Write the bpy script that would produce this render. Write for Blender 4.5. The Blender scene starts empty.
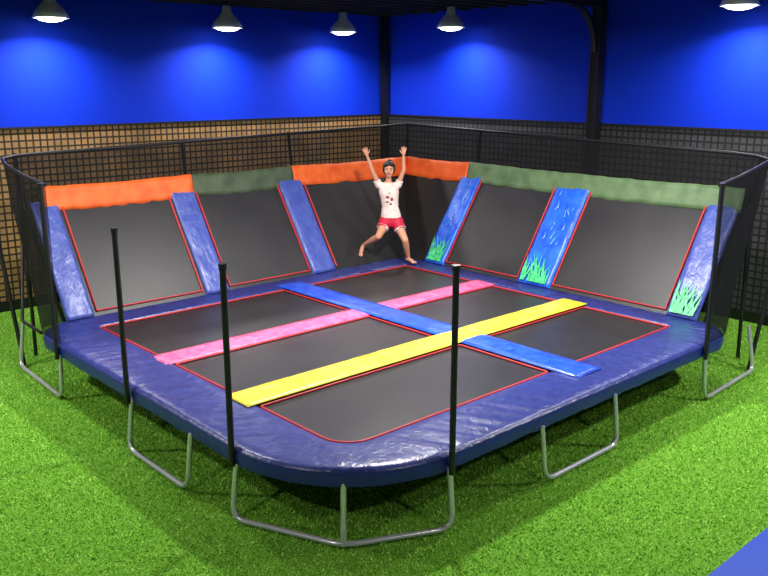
import bpy, bmesh, math, random
import numpy as np
from mathutils import Vector, Matrix, noise
random.seed(4)
SC=bpy.context.scene
try: SC.view_settings.view_transform='Standard'
except Exception: pass
YAW=math.radians(-42.3); D=0.6
def srgb(r,g,b):
    f=lambda c:(c/255/12.92) if c/255<=.04045 else ((c/255+.055)/1.055)**2.4
    return (f(r),f(g),f(b),1)
# ---------------- materials
def mat(name,col,rough=.5,metal=0,col2=None,nscale=8,bump=0,bscale=30,stretch=(1,1,1),emit=0,spec=.5,dist=0,detail=4,lo=.35,hi=.65):
    m=bpy.data.materials.new(name); m.use_nodes=True
    nt=m.node_tree; N=nt.nodes; L=nt.links; b=N['Principled BSDF']
    b.inputs['Base Color'].default_value=col; b.inputs['Roughness'].default_value=rough
    b.inputs['Metallic'].default_value=metal; b.inputs['Specular IOR Level'].default_value=spec
    tc=N.new('ShaderNodeTexCoord'); mp=N.new('ShaderNodeMapping'); mp.inputs['Scale'].default_value=stretch
    L.new(tc.outputs['Object'],mp.inputs['Vector'])
    if col2:
        n=N.new('ShaderNodeTexNoise'); n.inputs['Scale'].default_value=nscale; n.inputs['Detail'].default_value=5; n.inputs['Distortion'].default_value=dist
        L.new(mp.outputs[0],n.inputs['Vector'])
        r=N.new('ShaderNodeValToRGB'); r.color_ramp.elements[0].position=lo; r.color_ramp.elements[1].position=hi
        r.color_ramp.elements[0].color=col; r.color_ramp.elements[1].color=col2
        L.new(n.outputs['Fac'],r.inputs[0]); L.new(r.outputs[0],b.inputs['Base Color'])
    if bump:
        n=N.new('ShaderNodeTexNoise'); n.inputs['Scale'].default_value=bscale; n.inputs['Detail'].default_value=detail; n.inputs['Distortion'].default_value=dist
        L.new(mp.outputs[0],n.inputs['Vector'])
        bp=N.new('ShaderNodeBump'); bp.inputs['Strength'].default_value=bump; bp.inputs['Distance'].default_value=.02
        L.new(n.outputs['Fac'],bp.inputs['Height']); L.new(bp.outputs[0],b.inputs['Normal'])
    if emit:
        b.inputs['Emission Color'].default_value=(1,.97,.9,1); b.inputs['Emission Strength'].default_value=emit
    return m
M={}
M['navy']=mat('navy_vinyl',srgb(34,44,112),.34,col2=srgb(46,58,130),nscale=10,bump=.36,bscale=12,spec=.6,dist=.9,detail=3)
M['skirt']=mat('skirt_vinyl',srgb(20,32,122),.4,bump=.3,bscale=12)
M['blue']=mat('blue_vinyl',srgb(24,66,190),.3,col2=srgb(48,96,222),nscale=10,bump=.25,bscale=9,dist=.6)
M['pink']=mat('pink_vinyl',srgb(222,76,134),.4,col2=srgb(238,120,166),nscale=10,bump=.2,bscale=9,dist=1)
M['yellow']=mat('yellow_vinyl',srgb(240,222,34),.4,col2=srgb(246,232,80),nscale=10,bump=.2,bscale=9,dist=1)
M['slantpad']=mat('slate_blue_vinyl',srgb(62,80,166),.35,col2=srgb(80,98,182),nscale=6,bump=.45,bscale=9,spec=.6,dist=.8,stretch=(1.8,1.8,.7))
M['skypad']=mat('sky_blue_vinyl',srgb(24,82,218),.35,col2=srgb(48,116,236),nscale=5,bump=.25,bscale=8,dist=.6)
M['bed']=mat('jumping_mat',srgb(37,37,41),.38,col2=srgb(43,43,46),nscale=2.5,bump=.1,bscale=300)
M['sbed']=mat('rebound_mat',srgb(40,39,43),.42,col2=srgb(49,48,51),nscale=1.5,bump=.1,bscale=300)
M['cbed']=mat('black_corner_mesh',srgb(20,20,22),.6,bump=.2,bscale=200)
M['red']=mat('red_piping',srgb(190,42,48),.5)
M['orange']=mat('orange_cloth',srgb(240,92,28),.6,col2=srgb(255,118,44),nscale=5,bump=.4,bscale=7)
M['olive']=mat('olive_cloth',srgb(84,114,74),.55,col2=srgb(108,136,94),nscale=5,bump=.4,bscale=7)
M['dgreen']=mat('dark_green_cloth',srgb(62,80,54),.6,col2=srgb(82,98,70),nscale=5,bump=.4,bscale=7)
M['black']=mat('black_foam',srgb(20,20,23),.5)
M['steel']=mat('galvanised_steel',srgb(205,208,212),.25,.5)
M['grass']=mat('printed_leaf',srgb(40,190,110),.45,col2=srgb(100,225,150),nscale=20)
M['white']=mat('printed_streak',srgb(150,200,250),.45)
M['under']=mat('black_underskirt',srgb(8,8,10),.9)
def netmat():
    m=bpy.data.materials.new('black_netting'); m.use_nodes=True
    nt=m.node_tree; N=nt.nodes; L=nt.links
    b=N['Principled BSDF']; b.inputs['Base Color'].default_value=srgb(17,17,20); b.inputs['Roughness'].default_value=.8
    b.inputs['Specular IOR Level'].default_value=.2
    t=N.new('ShaderNodeBsdfTransparent'); mx=N.new('ShaderNodeMixShader')
    tc=N.new('ShaderNodeTexCoord'); n=N.new('ShaderNodeTexNoise'); n.inputs['Scale'].default_value=3
    mr=N.new('ShaderNodeMapRange'); mr.inputs['To Min'].default_value=.64; mr.inputs['To Max'].default_value=.84
    L.new(tc.outputs['Object'],n.inputs['Vector']); L.new(n.outputs['Fac'],mr.inputs['Value'])
    L.new(mr.outputs[0],mx.inputs[0]); L.new(t.outputs[0],mx.inputs[1]); L.new(b.outputs[0],mx.inputs[2])
    L.new(mx.outputs[0],N['Material Output'].inputs['Surface']); return m
M['net']=netmat()
def gridmat(name,cell,line,cell2,size=.11,w=.2):
    m=bpy.data.materials.new(name); m.use_nodes=True
    nt=m.node_tree; N=nt.nodes; L=nt.links; b=N['Principled BSDF']; b.inputs['Roughness'].default_value=.7
    tc=N.new('ShaderNodeTexCoord'); sp=N.new('ShaderNodeSeparateXYZ'); L.new(tc.outputs['Object'],sp.inputs[0])
    ad=N.new('ShaderNodeMath'); ad.operation='ADD'; L.new(sp.outputs[0],ad.inputs[0]); L.new(sp.outputs[1],ad.inputs[1])
    def ln(sock):
        d=N.new('ShaderNodeMath'); d.operation='DIVIDE'; L.new(sock,d.inputs[0]); d.inputs[1].default_value=size
        f=N.new('ShaderNodeMath'); f.operation='FRACT'; L.new(d.outputs[0],f.inputs[0])
        c=N.new('ShaderNodeMath'); c.operation='LESS_THAN'; L.new(f.outputs[0],c.inputs[0]); c.inputs[1].default_value=w
        return c.outputs[0]
    a=ln(ad.outputs[0]); z=ln(sp.outputs[2])
    mxm=N.new('ShaderNodeMath'); mxm.operation='MAXIMUM'; L.new(a,mxm.inputs[0]); L.new(z,mxm.inputs[1])
    n=N.new('ShaderNodeTexNoise'); n.inputs['Scale'].default_value=2.5; n.inputs['Detail'].default_value=6; L.new(tc.outputs['Object'],n.inputs['Vector'])
    r=N.new('ShaderNodeValToRGB'); r.color_ramp.elements[0].position=.35; r.color_ramp.elements[1].position=.65
    r.color_ramp.elements[0].color=cell; r.color_ramp.elements[1].color=cell2; L.new(n.outputs['Fac'],r.inputs[0])
    mc=N.new('ShaderNodeMix'); mc.data_type='RGBA'; L.new(mxm.outputs[0],mc.inputs['Factor'])
    L.new(r.outputs[0],mc.inputs[6]); mc.inputs[7].default_value=line
    L.new(mc.outputs[2],b.inputs['Base Color'])
    bp=N.new('ShaderNodeBump'); bp.inputs['Strength'].default_value=.6; bp.inputs['Distance'].default_value=.01
    L.new(mxm.outputs[0],bp.inputs['Height']); L.new(bp.outputs[0],b.inputs['Normal'])
    return m
# ---------------- helpers
def empty(name,loc=(0,0,0)):
    e=bpy.data.objects.new(name,None); SC.collection.objects.link(e); e.location=loc; return e
def obj(name,bm,m,parent=None,smooth=True,mods=None):
    me=bpy.data.meshes.new(name); bmesh.ops.recalc_face_normals(bm,faces=bm.faces)
    bm.to_mesh(me); bm.free(); me.materials.append(m)
    if smooth:
        for p in me.polygons: p.use_smooth=True
    o=bpy.data.objects.new(name,me); SC.collection.objects.link(o)
    if parent: o.parent=parent
    return o
def box(name,x0,x1,y0,y1,z0,z1,m,parent=None,bev=0):
    bm=bmesh.new(); bmesh.ops.create_cube(bm,size=1)
    for v in bm.verts:
        v.co=Vector(((x0+x1)/2+v.co.x*(x1-x0),(y0+y1)/2+v.co.y*(y1-y0),(z0+z1)/2+v.co.z*(z1-z0)))
    if bev: bmesh.ops.bevel(bm,geom=bm.edges[:],offset=bev,segments=2,affect='EDGES')
    return obj(name,bm,m,parent,False)
def tube(name,pts,r,m,parent=None,cyc=False):
    c=bpy.data.curves.new(name,'CURVE'); c.dimensions='3D'; c.bevel_depth=r; c.bevel_resolution=3; c.use_fill_caps=True
    s=c.splines.new('POLY'); s.points.add(len(pts)-1)
    for i,p in enumerate(pts): s.points[i].co=(*p,1)
    s.use_cyclic_u=cyc; s.use_smooth=True
    c.materials.append(m); o=bpy.data.objects.new(name,c); SC.collection.objects.link(o)
    if parent: o.parent=parent
    return o
def fillet(pts,r,n=6):
    pts=[Vector(p) for p in pts]; out=[pts[0]]
    for i in range(1,len(pts)-1):
        a,b,c=pts[i-1],pts[i],pts[i+1]
        u=(a-b); v=(c-b); rr=min(r,u.length*.45,v.length*.45); u.normalize(); v.normalize()
        p=b+u*rr; q=b+v*rr
        for k in range(n+1):
            t=k/n; out.append(p*(1-t)**2+b*2*t*(1-t)+q*t*t)
    out.append(pts[-1]); return out
def rrect(x0,x1,y0,y1,rad,nc=24,ns=150):
    C=[(x1,y1),(x0,y1),(x0,y0),(x1,y0)]
    sg=[(-1,-1),(1,-1),(1,1),(-1,1)]; pts=[]
    arcs=[]
    for i in range(4):
        r=rad[i]; cx=C[i][0]+sg[i][0]*r; cy=C[i][1]+sg[i][1]*r; a0=i*math.pi/2
        arcs.append([(cx+r*math.cos(a0+math.pi/2*k/nc),cy+r*math.sin(a0+math.pi/2*k/nc)) for k in range(nc+1)])
    for i in range(4):
        pts+=arcs[i]; a=arcs[i][-1]; b=arcs[(i+1)%4][0]
        pts+=[(a[0]+(b[0]-a[0])*k/ns,a[1]+(b[1]-a[1])*k/ns) for k in range(1,ns)]
    return pts
def loopmesh(bm,loops):
    vs=[[bm.verts.new(p) for p in l] for l in loops]; n=len(loops[0])
    for a,b in zip(vs,vs[1:]):
        for i in range(n): bm.faces.new((a[i],a[(i+1)%n],b[(i+1)%n],b[i]))
    return vs
def pillow(name,P,t,nu,nv,m,parent,wr=.006,sc=6,flip=False):
    """puffy pad over the quad P (00,10,11,01)"""
    P=[Vector(p) for p in P]; nrm=(P[1]-P[0]).cross(P[3]-P[0]).normalized()
    if flip: nrm=-nrm
    bm=bmesh.new(); g=[]
    us=[0,.0]+[ (i+1)/(nu+1) for i in range(nu)]+[1,1]; vs=[0,0]+[(i+1)/(nv+1) for i in range(nv)]+[1,1]
    for i,u in enumerate(us):
        row=[]
        for j,v in enumerate(vs):
            p=P[0]*(1-u)*(1-v)+P[1]*u*(1-v)+P[2]*u*v+P[3]*(1-u)*v
            e=min(i,j,len(us)-1-i,len(vs)-1-j)
            h=0 if e==0 else (t*.65 if e==1 else t)
            if e>=1: h+=wr*noise.noise(p*sc)+wr*.5*noise.noise(p*sc*2.7)
            row.append(bm.verts.new(p+nrm*h))
        g.append(row)
    for i in range(len(us)-1):
        for j in range(len(vs)-1): bm.faces.new((g[i][j],g[i+1][j],g[i+1][j+1],g[i][j+1]))
    return obj(name,bm,m,parent)

# ================= ROOM
WX,WY,CH=2.6,3.3,4.45
RX0,RY0=-13,-13
M['turf']=mat('artificial_turf_backing',srgb(84,142,34),.95,col2=srgb(124,182,62),nscale=70,bump=.8,bscale=130,spec=.1,detail=8,lo=.42,hi=.58)
M['blade']=mat('turf_blade_green',srgb(112,178,46),.7,col2=srgb(186,232,104),nscale=45,spec=.15,lo=.4,hi=.6)
M['wallblue']=mat('blue_painted_wall',srgb(5,50,210),.75,bump=.1,bscale=20,spec=.2)
M['ceil']=mat('dark_ceiling',srgb(50,42,36),.9,col2=srgb(34,30,28),nscale=3)
M['iron']=mat('black_painted_steel',srgb(18,18,20),.5)
M['tan']=gridmat('tan_mesh_panel',srgb(176,132,82),srgb(40,31,22),srgb(134,102,64),.1,.26)
M['grey']=gridmat('grey_mesh_panel',srgb(70,68,74),srgb(20,20,23),srgb(54,52,58),.1,.28)
M['mat']=mat('blue_floor_mat',srgb(20,66,180),.55,bump=.2,bscale=50)
FLOOR=box('floor',RX0,WX+.2,RY0,WY+.2,-.1,0,M['turf'])
box('ceiling',RX0,WX+.2,RY0,WY+.2,CH,CH+.1,M['ceil'])
box('wall_left',RX0,WX,WY,WY+.15,0,CH,M['wallblue'])
box('wall_right',WX,WX+.15,RY0,WY+.15,0,CH,M['wallblue'])
box('wall_panel_left',RX0,WX-.04,WY-.04,WY,0,2.6,M['tan'])
box('wall_panel_right',WX-.04,WX,RY0,WY-.04,0,2.6,M['grey'])
box('trim_left',RX0,WX-.06,WY-.07,WY-.04,2.58,2.61,M['iron'])
box('trim_right',WX-.07,WX-.04,RY0,WY-.06,2.58,2.61,M['iron'])
box('baseboard_left',RX0,WX-.06,WY-.07,WY-.04,0,.15,M['iron'])
box('baseboard_right',WX-.07,WX-.04,RY0,WY-.06,0,.15,M['iron'])
box('floor_mat',-3.75,WX-.1,-9.5,-6.83,0,.045,M['mat'],bev=.01)
# turf pile: real blades, one mesh, part of the floor
rng=np.random.default_rng(3); NB=420000
x=rng.uniform(-9.2,2.45,NB); y=rng.uniform(-9.2,3.15,NB)
keep=~((x>-3.77)&(y<-6.81)) & ~((x>-4.6)&(x<-.9)&(y>-4.2)&(y<-.9))
x=x[keep];y=y[keep];n=len(x)
an=rng.uniform(0,2*np.pi,n); h=rng.uniform(.010,.025,n); w_=rng.uniform(.004,.008,n); lx=rng.normal(0,.011,n); ly=rng.normal(0,.011,n)
co=np.zeros((n,3,3)); co[:,0,0]=x-np.cos(an)*w_; co[:,0,1]=y-np.sin(an)*w_; co[:,1,0]=x+np.cos(an)*w_; co[:,1,1]=y+np.sin(an)*w_
co[:,2,0]=x+lx; co[:,2,1]=y+ly; co[:,2,2]=h
me=bpy.data.meshes.new('turf_blades'); me.vertices.add(n*3); me.vertices.foreach_set('co',co.ravel())
me.loops.add(n*3); me.loops.foreach_set('vertex_index',np.arange(n*3,dtype=np.int32))
me.polygons.add(n); me.polygons.foreach_set('loop_start',np.arange(0,n*3,3,dtype=np.int32)); 
me.update(calc_edges=True); me.validate(); me.materials.append(M['blade'])
o=bpy.data.objects.new('turf_blades',me); SC.collection.objects.link(o); o.parent=FLOOR
# columns with beam
def column(x,y,w,beam=None):
    e=empty('steel_column',(x,y,0))
    box('flange_a',-w/2,w/2,-w/2,-w/2+.03,0,CH,M['iron'],e); box('flange_b',-w/2,w/2,w/2-.03,w/2,0,CH,M['iron'],e)
    box('web',-w/2+.02,w/2-.02,-w/2+.03,w/2-.03,0,CH,M['iron'],e)
    box('base_plate',-w/2-.04,w/2+.04,-w/2-.04,w/2+.04,0,.03,M['iron'],e)
    if beam:
        box('roof_beam',-12,-w/2,-.07,.07,CH-.15,CH-.01,M['iron'],e)
        pts=[(-w/2-.02-.6*(1-math.cos(a)),0,CH-.8+.66*math.sin(a)) for a in [i*math.pi/2/10 for i in range(11)]]
        tube('curved_brace',pts,.045,M['iron'],e)
column(WX-.16,-1.6,.16,True); column(WX-.12,WX+.58,.11)
# ceiling corrugation ribs
bm=bmesh.new()
for i in range(40):
    y=WY-.2-i*.4
    r=bmesh.ops.create_cube(bm,size=1)
    for v in r['verts']: v.co=Vector((v.co.x*15.3-5.1,y+v.co.y*.06,CH-.02+v.co.z*.04))
obj('ceiling_ribs',bm,M['ceil'],None,False)

# pendant lamps near the walls, plus added fill lamps built the same way
M['shade']=mat('light_grey_enamel_shade',(.7,.72,.74,1),.3,.2)
M['bulb']=mat('glowing_diffuser',(1,1,1,1),.5,emit=14)
def lamp(x,y,z,power,col=(1,.97,.93),spread=180):
    e=empty('pendant_or_fill_lamp',(x,y,z))
    prof=[(.035,.34),(.065,.33),(.075,.24),(.10,.20),(.15,.15),(.205,.08),(.24,.0),(.228,.0),(.19,.06),(.14,.11),(.05,.15)]
    bm=bmesh.new(); loops=[[(r*math.cos(a),r*math.sin(a),h) for a in [2*math.pi*k/28 for k in range(28)]] for r,h in prof]
    vs=loopmesh(bm,loops); bm.faces.new(vs[0]); obj('shade',bm,M['shade'],e)
    bm=bmesh.new(); prof=[(.2,.03),(.19,.0),(.14,-.03),(.07,-.045)]
    loops=[[(r*math.cos(a),r*math.sin(a),h) for a in [2*math.pi*k/28 for k in range(28)]] for r,h in prof]
    vs=loopmesh(bm,loops); bm.faces.new(vs[0]); bm.faces.new(vs[-1]); obj('diffuser',bm,M['bulb'],e)
    tube('cord',[(0,0,.33),(0,0,CH-z-.02)],.012,M['iron'],e)
    tube('canopy',[(0,0,CH-z-.06),(0,0,CH-z-.025)],.05,M['iron'],e)
    l=bpy.data.lights.new('lamp_light','AREA'); l.shape='DISK'; l.size=.3; l.energy=power; l.color=col; l.spread=math.radians(spread)
    o=bpy.data.objects.new('lamp_light',l); SC.collection.objects.link(o); o.parent=e; o.location=(0,0,-.06)
for x,y,z in [(-4.05,2.7,4.06),(-1.29,2.7,4.04),(1.06,2.7,4.06),(2.0,1.01,4.10),(2.0,-3.93,4.15)]: lamp(x,y,z,50,spread=150)
for x,y,p in [(-2.7,-3.1,300),(-5.6,-1.2,90),(-.9,-5.2,90),(-8.6,.3,220),(.6,-8.0,220),(-9.6,-5.2,65),(-4.6,-9.6,65)]: lamp(x,y,4.08,p)  # unseen fill lamps, added out of frame to light deck and turf

# ================= TRAMPOLINE
T=empty('trampoline',(0,0,D))
X0,X1,Y0,Y1=-5.62,.1,-5.2,.1
bx0,bx1,by0,by1=-5.05,-.33,-4.64,-.36
def ring(ins,z,wr=0,f=0,rin=None):
    rad=[max(.05,r-ins) for r in (.15,.5,1.15,.5)]
    pts=rrect(X0+ins,X1-ins,Y0+ins,Y1-ins,rad); out=[]; s=0
    for i,p in enumerate(pts):
        if i: s+=math.dist(p,pts[i-1])
        out.append((p[0],p[1],z+(wr*noise.noise(Vector((s*f,ins*5,3)))+wr*.6*noise.noise(Vector((s*f*2.3,ins*9,7))) if wr else 0)))
    return out
inner=rrect(bx0,bx1,by0,by1,(.04,.04,.28,.04))
def mixl(a,b,t,wr,f):
    out=[];s=0
    for i,(p,q) in enumerate(zip(a,b)):
        if i: s+=math.dist(p[:2],a[i-1][:2])
        g=noise.noise(Vector((s*f,t*1.3,1)))+.5*noise.noise(Vector((s*f*.4,t*2,9)))
        out.append((p[0]*(1-t)+q[0]*t,p[1]*(1-t)+q[1]*t,.018+wr*g))
    return out
a=ring(.04,.014,.006,11)
bm=bmesh.new()
loopmesh(bm,[ring(0,-.02,.004,9),ring(.012,.003,.005,9),a]+[mixl(a,inner,t,.012*(1-t)+.002,12) for t in (.1,.22,.36,.5,.65,.8,.93)]+[[(p[0],p[1],.008) for p in inner],[(p[0],p[1],-.05) for p in inner]])
obj('frame_pad',bm,M['navy'],T)
bm=bmesh.new(); loopmesh(bm,[ring(.0,-.015,.005,9),ring(-.008,-.06,.004,6),ring(.0,-.125,.010,4)]); obj('pad_skirt',bm,M['skirt'],T)
tube('frame_rail',[(p[0],p[1],-.09) for p in ring(.06,0)],.03,M['steel'],T,True)
bm=bmesh.new(); bm.faces.new([bm.verts.new((p[0],p[1],-.12)) for p in ring(.03,0)][::1]); obj('underside_cloth',bm,M['under'],T,False)
# beds
def bed(name,x0,x1,y0,y1,rad):
    pts=rrect(x0,x1,y0,y1,rad,6,4)
    bm=bmesh.new(); bm.faces.new([bm.verts.new((p[0],p[1],-.012)) for p in pts]); obj(name,bm,M['bed'],T,False)
    tube(name+'_piping',[(p[0],p[1],-.002) for p in rrect(x0+.03,x1-.03,y0+.03,y1-.03,[max(.02,r-.03) for r in rad],6,4)],.011,M['red'],T,True)
bxm=-2.35; hw=.17
rows=[(-1.74,by1),(-3.17,-2.03),(by0,-3.47)]
k=0
for i,(ya,yb) in enumerate(rows):
    bed('bed_%d'%(k+1),bx0,bxm-hw,ya,yb,(.03,.03,.28 if i==2 else .03,.03)); k+=1
    bed('bed_%d'%(k+1),bxm+hw,bx1,ya,yb,(.03,)*4); k+=1
def strip(name,x0,x1,y0,y1,z,m):
    L_=max(x1-x0,y1-y0); n=int(L_/.06)
    pillow(name,[(x0,y0,z),(x1,y0,z),(x1,y1,z),(x0,y1,z)],.016,n if x1-x0>y1-y0 else 5,n if y1-y0>x1-x0 else 5,m,T,.004,5)
strip('pink_strip_pad',-5.12,-.3,-2.06,-1.74,.008,M['pink'])
strip('blue_strip_pad',bxm-hw-.02,bxm+hw+.02,-4.93,-.2,.02,M['blue'])
strip('yellow_strip_pad',-5.14,-.3,-3.5,-3.16,.024,M['yellow'])
# slanted rebound walls
O,H=.8,1.22
def LW(x,s,off=0,mitre=False):
    n=Vector((0,-H,O)).normalized()
    return Vector((x+(O*s if mitre else 0),O*s,H*s+.02))+n*off
def RW(y,s,off=0,mitre=False):
    n=Vector((-H,0,O)).normalized()
    return Vector((O*s,y+(O*s if mitre else 0),H*s+.02))+n*off
def sbed(name,F,a,b,mb=False,m='sbed'):
    bm=bmesh.new(); q=[F(a,0),F(b,0,0,mb),F(b,1,0,mb),F(a,1)]
    bm.faces.new([bm.verts.new(p) for p in q]); obj(name,bm,M[m],T,False)
    pa=a+(.05 if b>a else -.05); pb=b-(.05 if b>a else -.05)
    q=[F(pb,.04,.012,mb),F(pa,.04,.012),F(pa,.97,.012),F(pb,.97,.012,mb)]
    if mb: tube(name+'_piping',q[1:3],.014,M['red'],T)
    else: tube(name+'_piping',[q[3],q[0],q[1],q[2]],.014,M['red'],T)
sbed('wall_bed_1',LW,-4.93,-3.45); sbed('wall_bed_2',LW,-3.15,-1.75); sbed('wall_bed_3',LW,-1.38,0,True,'cbed')
bm=bmesh.new(); bm.faces.new([bm.verts.new(p) for p in (RW(-.46,0),RW(0,0),RW(0,1,0,True),RW(-.46,1))]); obj('corner_bed',bm,M['cbed'],T,False)
sbed('wall_bed_4',RW,-.8,-2.22); sbed('wall_bed_5',RW,-2.7,-4.4)
def spad(name,F,a,b,m,fl):
    pillow(name,[F(a,0.0,0),F(b,0.0,0),F(b,1.02,0),F(a,1.02,0)],.035,9,40,m,T,.010,6,fl)
spad('wall_pad_1',LW,-5.24,-4.93,M['slantpad'],False); spad('wall_pad_2',LW,-3.46,-3.13,M['slantpad'],False); spad('wall_pad_3',LW,-1.77,-1.37,M['slantpad'],False)
spad('wall_pad_4',RW,-.82,-.44,M['skypad'],True); spad('wall_pad_5',RW,-2.72,-2.2,M['skypad'],True); spad('wall_pad_6',RW,-4.75,-4.38,M['slantpad'],True)
# printed leaves + streaks on right-wall pads
def decor(name,a,b,seed,streak=True):
    rnd=random.Random(seed); w=b-a; bm=bmesh.new()
    for i in range(34):
        c=a+w*rnd.uniform(.12,.88); ang=rnd.uniform(-.6,.6); Ln=rnd.uniform(.12,.42); wd=.013
        p=[]
        tip=min(max(c+math.sin(ang)*Ln,a+.02),b-.02)
        for (yy,ss) in ((c-wd,.02),(c+wd,.02),((c+tip)/2+wd*.8,.03+Ln*.5/1.46),(tip,.03+Ln/1.46),((c+tip)/2-wd*.8,.03+Ln*.5/1.46)):
            p.append(bm.verts.new(RW(yy,ss,.049+i*.0004)))
        bm.faces.new(p)
    obj(name+'_leaves',bm,M['grass'],T,False)
    if streak:
        bm=bmesh.new()
        for i in range(16):
            c=a+w*rnd.uniform(.2,.8); s0=rnd.uniform(.38,.9); Ln=rnd.uniform(.04,.1); dy=rnd.uniform(-.06,.06)
            q=[RW(c-.006,s0,.05),RW(c+.006,s0,.05),RW(min(max(c+dy,a+.03),b-.03),s0+Ln,.05)]
            bm.faces.new([bm.verts.new(v) for v in q])
        obj(name+'_streaks',bm,M['white'],T,False)
decor('wall_pad_4',-.82,-.44,1); decor('wall_pad_5',-2.72,-2.2,2); decor('wall_pad_6',-4.75,-4.38,3,False)
# banners
def banner(name,p,q,m):
    p=Vector(p);q=Vector(q); n=int((q-p).length/.05); bm=bmesh.new(); d=(q-p).normalized(); out=Vector((0,1,0)) if abs(d.x)>.5 else Vector((1,0,0))
    prev=None
    for i in range(n+1):
        c=p.lerp(q,i/n); row=[]
        for j in range(6):
            t=j/5; sag=.03*math.sin(math.pi*(i/n))
            z=H-.05+t*.28-sag*(1-t*.3)
            w=.02*noise.noise(Vector((i*.35,j*.5,p.x*3)))
            row.append(bm.verts.new(c+out*(-.05+.07*t+w*.7)+Vector((0,0,z+w*.3))))
        if prev:
            for j in range(5): bm.faces.new((prev[j],row[j],row[j+1],prev[j+1]))
        prev=row
    o=obj(name,bm,m,T); s=o.modifiers.new('s','SOLIDIFY'); s.thickness=.012
B_=.8
banner('orange_banner_1',(-5.1,B_,0),(-3.13,B_,0),M['orange']); banner('dark_banner',(-3.13,B_,0),(-1.5,B_,0),M['dgreen'])
banner('orange_banner_2',(-1.5,B_,0),(B_,B_,0),M['orange']); banner('orange_banner_3',(B_,B_,0),(B_,-.55,0),M['orange'])
banner('olive_banner',(B_,-.55,0),(B_,-4.78,0),M['olive'])
# net
path=[
((-5.6,-.73),(-5.6,-.73),(-5.6,-.73),1.65),((-5.6,-.5),(-5.61,-.3),(-5.63,-.25),1.70),((-5.59,-.2),(-5.6,.2),(-5.62,.3),1.77),
((-5.5,.02),(-5.5,.6),(-5.52,.7),1.8),((-5.2,.1),(-5.3,.82),(-5.3,.9),1.81),((-4.9,.1),(-4.9,.87),(-4.9,.95),1.82)]
for x in (-4.1,-3.15,-2.5,-1.42,-.6,.2): path.append(((min(x,0.1),.1),(x,.87),(x,.95),1.82+.13*(x+4.9)/5.8))
path+=[((.1,.1),(.87,.87),(.95,.95),1.96)]
for y in (.2,-.62,-1.6,-2.46,-3.4,-4.2,-4.55): path.append(((.1,min(y,.1)),(.87,y),(.95,y),1.82+.13*(y+4.9)/5.8))
path+=[((.1,-4.75),(.8,-4.85),(.87,-4.88),1.81),((.0,-5.05),(.55,-5.05),(.62,-5.1),1.8),((-.2,-5.18),(.15,-5.16),(.2,-5.18),1.77),((-.45,-5.2),(-.3,-5.2),(-.28,-5.2),1.7),((-.71,-5.2),(-.71,-5.2),(-.71,-5.2),1.65)]
bm=bmesh.new(); prev=None
for b,m_,t,z in path:
    row=[bm.verts.new((b[0],b[1],.0)),bm.verts.new((b[0]*.66+m_[0]*.34,b[1]*.66+m_[1]*.34,.42)),bm.verts.new((b[0]*.33+m_[0]*.67,b[1]*.33+m_[1]*.67,.83)),bm.verts.new((m_[0],m_[1],1.24)),bm.verts.new(((m_[0]+t[0])/2,(m_[1]+t[1])/2,(1.24+z)/2)),bm.verts.new((t[0],t[1],z))]
    if prev:
        for j in range(5): bm.faces.new((prev[j],row[j],row[j+1],prev[j+1]))
    prev=row
obj('safety_net',bm,M['net'],T)
tube('net_top_rail',[(t[0],t[1],z) for b,m_,t,z in path],.02,M['black'],T)
G=-D
def post(name,x,y,top,bot=0): 
    tube(name,[(x,y,bot),(x,y,top)],.024,M['black'],T); tube(name+'_cap',[(x,y,top-.03),(x,y,top+.012)],.03,M['black'],T)
i=1
for (x,y,z) in [(-5.65,-.73,1.66),(-.71,-5.23,1.66),(-5.66,-2.36,1.43),(-5.64,-4.04,1.39),(-4.53,-5.24,1.41)]:
    post('pole_%d'%i,x,y,z,-.14); i+=1
for b,m_,t,z in path:
    if (round(t[0],2),round(t[1],2)) in ((-3.15,.95),(-1.42,.95),(.95,.95),(.95,-.62),(.95,-2.46),(-5.3,.9),(.87,-4.88)):
        o_=Vector((t[0]-b[0],t[1]-b[1],0)).normalized()*.03
        tube('net_post_%d'%i,fillet([(b[0]+o_.x,b[1]+o_.y,-.1),(m_[0]+o_.x,m_[1]+o_.y,1.24),(t[0]+o_.x,t[1]+o_.y,z+.03)],.15),.022,M['black'],T); i+=1
        tube('strut_%d'%i,[(m_[0]+o_.x,m_[1]+o_.y,1.2),(m_[0]+o_.x*3,m_[1]+o_.y*3,G+.02)],.022,M['black'],T); i+=1
# steel legs
def leg(name,pts): tube(name,fillet(pts,.12),.022,M['steel'],T)
g=G+.03; t_=-.1
leg('leg_1',[(-5.62,-2.36,t_),(-5.68,-2.36,g),(-5.68,-3.40,g),(-5.62,-3.40,t_)])
leg('leg_2',[(-5.6,-4.04,t_),(-5.66,-4.04,g),(-5.28,-4.9,g),(-4.53,-5.26,g),(-4.53,-5.22,t_)])
leg('leg_3',[(-5.25,-4.87,t_),(-5.28,-4.9,g)])
leg('leg_4',[(-3.41,-5.2,t_),(-3.41,-5.26,g),(-2.34,-5.26,g),(-2.34,-5.2,t_)])
leg('leg_5',[(-5.62,-.73,t_),(-5.64,-.73,g),(-5.6,.6,g),(-5.52,.6,-.05)])
leg('leg_6',[(-.71,-5.22,t_),(-.71,-5.26,g),(.55,-5.2,g),(.5,-5.12,-.05)])
leg('leg_7',[(-3.3,.08,t_),(-3.3,.1,g),(-2,.1,g),(-2,.08,t_)])
leg('leg_8',[(.08,-3.3,t_),(.1,-3.3,g),(.1,-2,g),(.08,-2,t_)])
tube('end_brace_1',[(-5.55,.62,G+.02),(-5.62,.95,1.25)],.024,M['black'],T)
tube('end_brace_2',[(.55,-5.15,G+.02),(.9,-5.25,1.25)],.024,M['black'],T)
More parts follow.
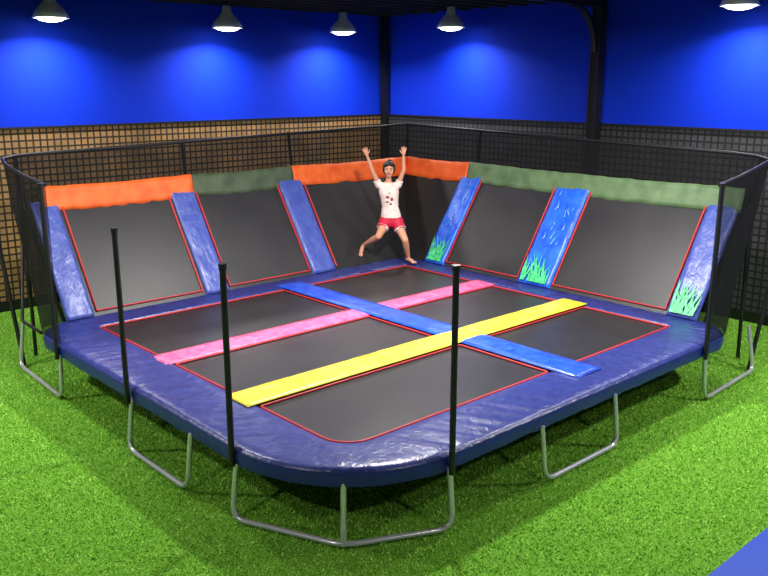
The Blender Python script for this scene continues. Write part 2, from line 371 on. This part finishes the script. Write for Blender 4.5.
tube('slope_rail_1',[(-5.5,.1,-.08),(-5.52,.62,-.05),(-5.3,.87,1.22)],.02,M['black'],T)

# ================= PERSON
P_=empty('girl'); 
def c2w(x,y):
    dx,dy=x-.32,y-12.47
    return (.7396*dx+.673*dy,-.673*dx+.7396*dy)
wx,wy=c2w(.39,12.0)
P_.location=(wx,wy,D+.045); P_.rotation_euler=(0,0,YAW)
V=Vector
def frame(d):
    d=d.normalized(); u=V((0,1,0)) if abs(d.y)<.9 else V((1,0,0)); s=d.cross(u).normalized(); return s,s.cross(d).normalized()
def cone(bm,p0,p1,r0,r1,n=18):
    p0=V(p0);p1=V(p1); s,u=frame(p1-p0)
    A=[bm.verts.new(p0+(s*math.cos(t)+u*math.sin(t))*r0) for t in [2*math.pi*k/n for k in range(n)]]
    B=[bm.verts.new(p1+(s*math.cos(t)+u*math.sin(t))*r1) for t in [2*math.pi*k/n for k in range(n)]]
    for k in range(n): bm.faces.new((A[k],A[(k+1)%n],B[(k+1)%n],B[k]))
    bm.faces.new(A); bm.faces.new(B)
def ball(bm,c,r,rot=None,seg=20):
    if not hasattr(r,'__len__'): r=(r,r,r)
    mtx=Matrix.Translation(V(c))@(rot.to_4x4() if rot else Matrix())@Matrix.Diagonal((*r,1))
    bmesh.ops.create_uvsphere(bm,u_segments=seg,v_segments=seg//2+2,radius=1,matrix=mtx)
def chain(bm,pts):
    for (p,r),(q,s) in zip(pts,pts[1:]): cone(bm,p,q,r,s)
    for p,r in pts: ball(bm,p,r*.99)
def loft(bm,rings,n=28):
    vs=[[bm.verts.new((c[0]+rx*math.cos(t),c[1]+ry*math.sin(t),c[2])) for t in [2*math.pi*k/n for k in range(n)]] for c,rx,ry in rings]
    for a,b in zip(vs,vs[1:]):
        for k in range(n): bm.faces.new((a[k],a[(k+1)%n],b[(k+1)%n],b[k]))
    bm.faces.new(vs[0]); bm.faces.new(vs[-1])
def blob(name,bm,m,vox=.006,sm=3):
    o=obj(name,bm,m,P_); r=o.modifiers.new('r','REMESH'); r.mode='VOXEL'; r.voxel_size=vox; r.use_smooth_shade=True
    if sm: s=o.modifiers.new('s','SMOOTH'); s.factor=.5; s.iterations=sm
    return o
skin=mat('skin',srgb(214,150,118),.5,col2=srgb(222,162,130),nscale=6); hairm=mat('dark_hair',srgb(26,18,16),.45,bump=.6,bscale=60,stretch=(1,1,.2))
shirt=mat('printed_white_top',srgb(250,240,228),.7,col2=srgb(242,208,200),nscale=11,bump=.2)
shortm=mat('red_shorts',srgb(205,26,62),.6,bump=.2); whitem=mat('white_trim',srgb(240,235,235),.6)
J=dict(pel=V((-.285,0,.64)),wst=V((-.30,-.01,.82)),che=V((-.315,0,1.0)),nb=V((-.325,0,1.165)),hd=V((-.318,-.015,1.355)))
sL,eL,wL=V((-.465,0,1.135)),V((-.56,-.03,1.36)),V((-.63,-.03,1.555))
sR,eR,wR=V((-.185,0,1.135)),V((-.105,-.03,1.36)),V((-.11,-.03,1.565))
hL,kL,aL=V((-.365,0,.60)),V((-.47,-.23,.42)),V((-.67,.02,.26))
hR,kR,aR=V((-.205,0,.60)),V((-.085,-.17,.36)),V((-.03,.0,.065))
bm=bmesh.new()
loft(bm,[((-.285,0,.57),.10,.075),((-.285,0,.64),.135,.09),((-.29,0,.72),.125,.085),((-.30,0,.82),.10,.07),((-.31,0,.93),.115,.078),((-.317,0,1.03),.13,.082),((-.322,0,1.10),.13,.075),((-.325,0,1.15),.10,.06),((-.325,0,1.185),.05,.045)])
chain(bm,[(J['nb'],.042),(V((-.322,-.005,1.24)),.038),(V((-.319,-.01,1.3)),.04)])
for s,e,w in ((sL,eL,wL),(sR,eR,wR)):
    inn=s+(V((-.325,0,1.09))-s)*.45
    chain(bm,[(inn,.05),(s,.043),(s.lerp(e,.4),.035),(e,.029),(e.lerp(w,.3),.029),(w,.018)])
for h,k_,a_ in ((hL,kL,aL),(hR,kR,aR)):
    chain(bm,[(h,.078),(h.lerp(k_,.45),.066),(k_,.047),(k_.lerp(a_,.35),.047),(a_,.028)])
def foot(a,toe,heel):
    chain(bm,[(a,.029),(heel,.028)]); chain(bm,[(heel,.028),(heel.lerp(toe,.6)+V((0,0,.006)),.03),(toe,.022)])
    d=(toe-heel).normalized(); s=d.cross(V((0,0,1))).normalized()
    for i in range(5): 
        b=toe+s*(i-2)*.014; chain(bm,[(b,.013),(b+d*(.03-.004*abs(i-1)),.010)])
foot(aR,V((.045,-.11,.016)),V((-.045,.02,.04)))
foot(aL,V((-.735,-.03,.12)),V((-.705,.035,.22)))
def hand(w,d,s,thumbside,K=.9):
    d=d.normalized(); s=(s-d*s.dot(d)).normalized(); n=d.cross(s).normalized()
    R=Matrix((s,d,n)).transposed()
    chain(bm,[(w,.019),(w+d*.02,.019)])
    ball(bm,w+d*.042*K,(.034*K,.045*K,.015),R); 
    curl=n if n.y<0 else -n
    for i,(ln) in enumerate((.062,.070,.066,.052)):
        ln*=K
        off=(i-1.5)*.0175; b=w+d*.072*K+s*off*thumbside*-1
        dd=(d+s*(-thumbside)*(i-1.5)*.14).normalized()
        p1=b+dd*ln*.45; p2=p1+(dd+curl*.3).normalized()*ln*.32; p3=p2+(dd+curl*.6).normalized()*ln*.25
        chain(bm,[(b,.0082),(p1,.0078),(p2,.0073),(p3,.0065)])
    b=w+d*.028+s*thumbside*.023; p1=b+(d*.6+s*thumbside*.8)*.028; p2=p1+(d*.85+s*thumbside*.5)*.026
    chain(bm,[(b,.011),(p1,.0092),(p2,.0075)])
hand(wL,wL-eL,V((1,0,0)),1); hand(wR,(wR-eR)+V((.02,0,0)),V((1,0,0)),-1)
blob('body',bm,skin,.0055,2)
# head
bm=bmesh.new(); hd=J['hd']
ball(bm,hd+V((0,.01,.02)),(.078,.092,.085)); ball(bm,hd+V((0,-.015,-.035)),(.060,.068,.070)); ball(bm,hd+V((0,-.05,-.085)),(.028,.025,.020))
ball(bm,hd+V((-.04,-.045,-.02)),(.026,.024,.026)); ball(bm,hd+V((.04,-.045,-.02)),(.026,.024,.026))
cone(bm,hd+V((0,-.075,.012)),hd+V((0,-.098,-.022)),.007,.012); ball(bm,hd+V((0,-.094,-.024)),(.014,.012,.010))
for s in (-1,1): ball(bm,hd+V((s*.078,.01,-.008)),(.010,.020,.028))
blob('head',bm,skin,.004,3)
bm=bmesh.new()
for s in (-1,1): ball(bm,hd+V((s*.029,-.078,.006)),(.013,.007,.008),seg=12)
obj('eye_whites',bm,whitem,P_)
bm=bmesh.new()
for s in (-1,1):
    ball(bm,hd+V((s*.029,-.083,.006)),(.0065,.004,.0065),seg=12)
    ball(bm,hd+V((s*.030,-.080,.026)),(.018,.005,.0035),seg=12); ball(bm,hd+V((s*.029,-.0805,.0145)),(.014,.005,.0018),seg=12)
obj('eyes_and_brows',bm,hairm,P_)
bm=bmesh.new(); ball(bm,hd+V((0,-.081,-.054)),(.021,.006,.0065),seg=12); obj('mouth',bm,mat('lips',srgb(185,70,75),.4),P_)
bm=bmesh.new()
ball(bm,hd+V((0,.028,.035)),(.092,.098,.092)); ball(bm,hd+V((0,.05,-.02)),(.085,.075,.08)); ball(bm,hd+V((.01,.06,.115)),(.04,.04,.030))
ball(bm,hd+V((-.03,-.045,.072)),(.05,.037,.028)); ball(bm,hd+V((.035,-.042,.074)),(.048,.037,.026))
for s in (-1,1): ball(bm,hd+V((s*.076,-.012,.02)),(.017,.034,.055))
blob('hair',bm,hairm,.005,1)
# top
bm=bmesh.new()
loft(bm,[((-.287,0,.665),.152,.108),((-.29,0,.72),.142,.102),((-.30,0,.82),.12,.088),((-.31,0,.93),.13,.093),((-.317,-.003,1.02),.145,.099),((-.322,0,1.09),.146,.093),((-.325,0,1.14),.12,.077),((-.325,0,1.17),.08,.063)])
for s,e in ((sL,eL),(sR,eR)):
    inn=s+(V((-.325,0,1.08))-s)*.5; chain(bm,[(inn,.060),(s,.055)]); cone(bm,s,s.lerp(e,.3),.055,.053)
blob('top',bm,shirt,.006,2)
bm=bmesh.new()
for (dx,z,rx,rz) in ((-.02,.97,.032,.022),(.035,.94,.022,.028),(.0,1.03,.025,.014),(-.025,.90,.028,.012),(.02,.87,.02,.015)):
    ball(bm,V((-.313+dx,-.090 if z<1.0 else -.092,z)),(rx,.010,rz),seg=14)
obj('chest_print',bm,mat('print_red',srgb(150,60,75),.6,col2=srgb(70,50,70),nscale=25),P_)
bm=bmesh.new()
loft(bm,[((-.285,0,.54),.125,.09),((-.285,0,.60),.15,.106),((-.286,0,.65),.148,.102),((-.288,0,.70),.138,.097)])
for h,k_ in ((hL,kL),(hR,kR)): cone(bm,h+V((0,0,.03)),h.lerp(k_,.42),.088,.088)
blob('shorts',bm,shortm,.006,2)
bm=bmesh.new()
for h,k_ in ((hL,kL),(hR,kR)): cone(bm,h.lerp(k_,.40),h.lerp(k_,.44),.0885,.0885)
obj('shorts_trim',bm,whitem,P_)

# ================= world & camera
w=bpy.data.worlds.new('world'); SC.world=w; w.use_nodes=True
w.node_tree.nodes['Background'].inputs[0].default_value=(.9,.93,1,1); w.node_tree.nodes['Background'].inputs[1].default_value=.11
cam=bpy.data.cameras.new('camera'); co=bpy.data.objects.new('camera',cam); SC.collection.objects.link(co)
cam.sensor_width=36; cam.lens=830/768*36
co.location=(-8.63,-9.01,D+2.65); co.rotation_euler=(math.radians(90-14.06),0,YAW); SC.camera=co
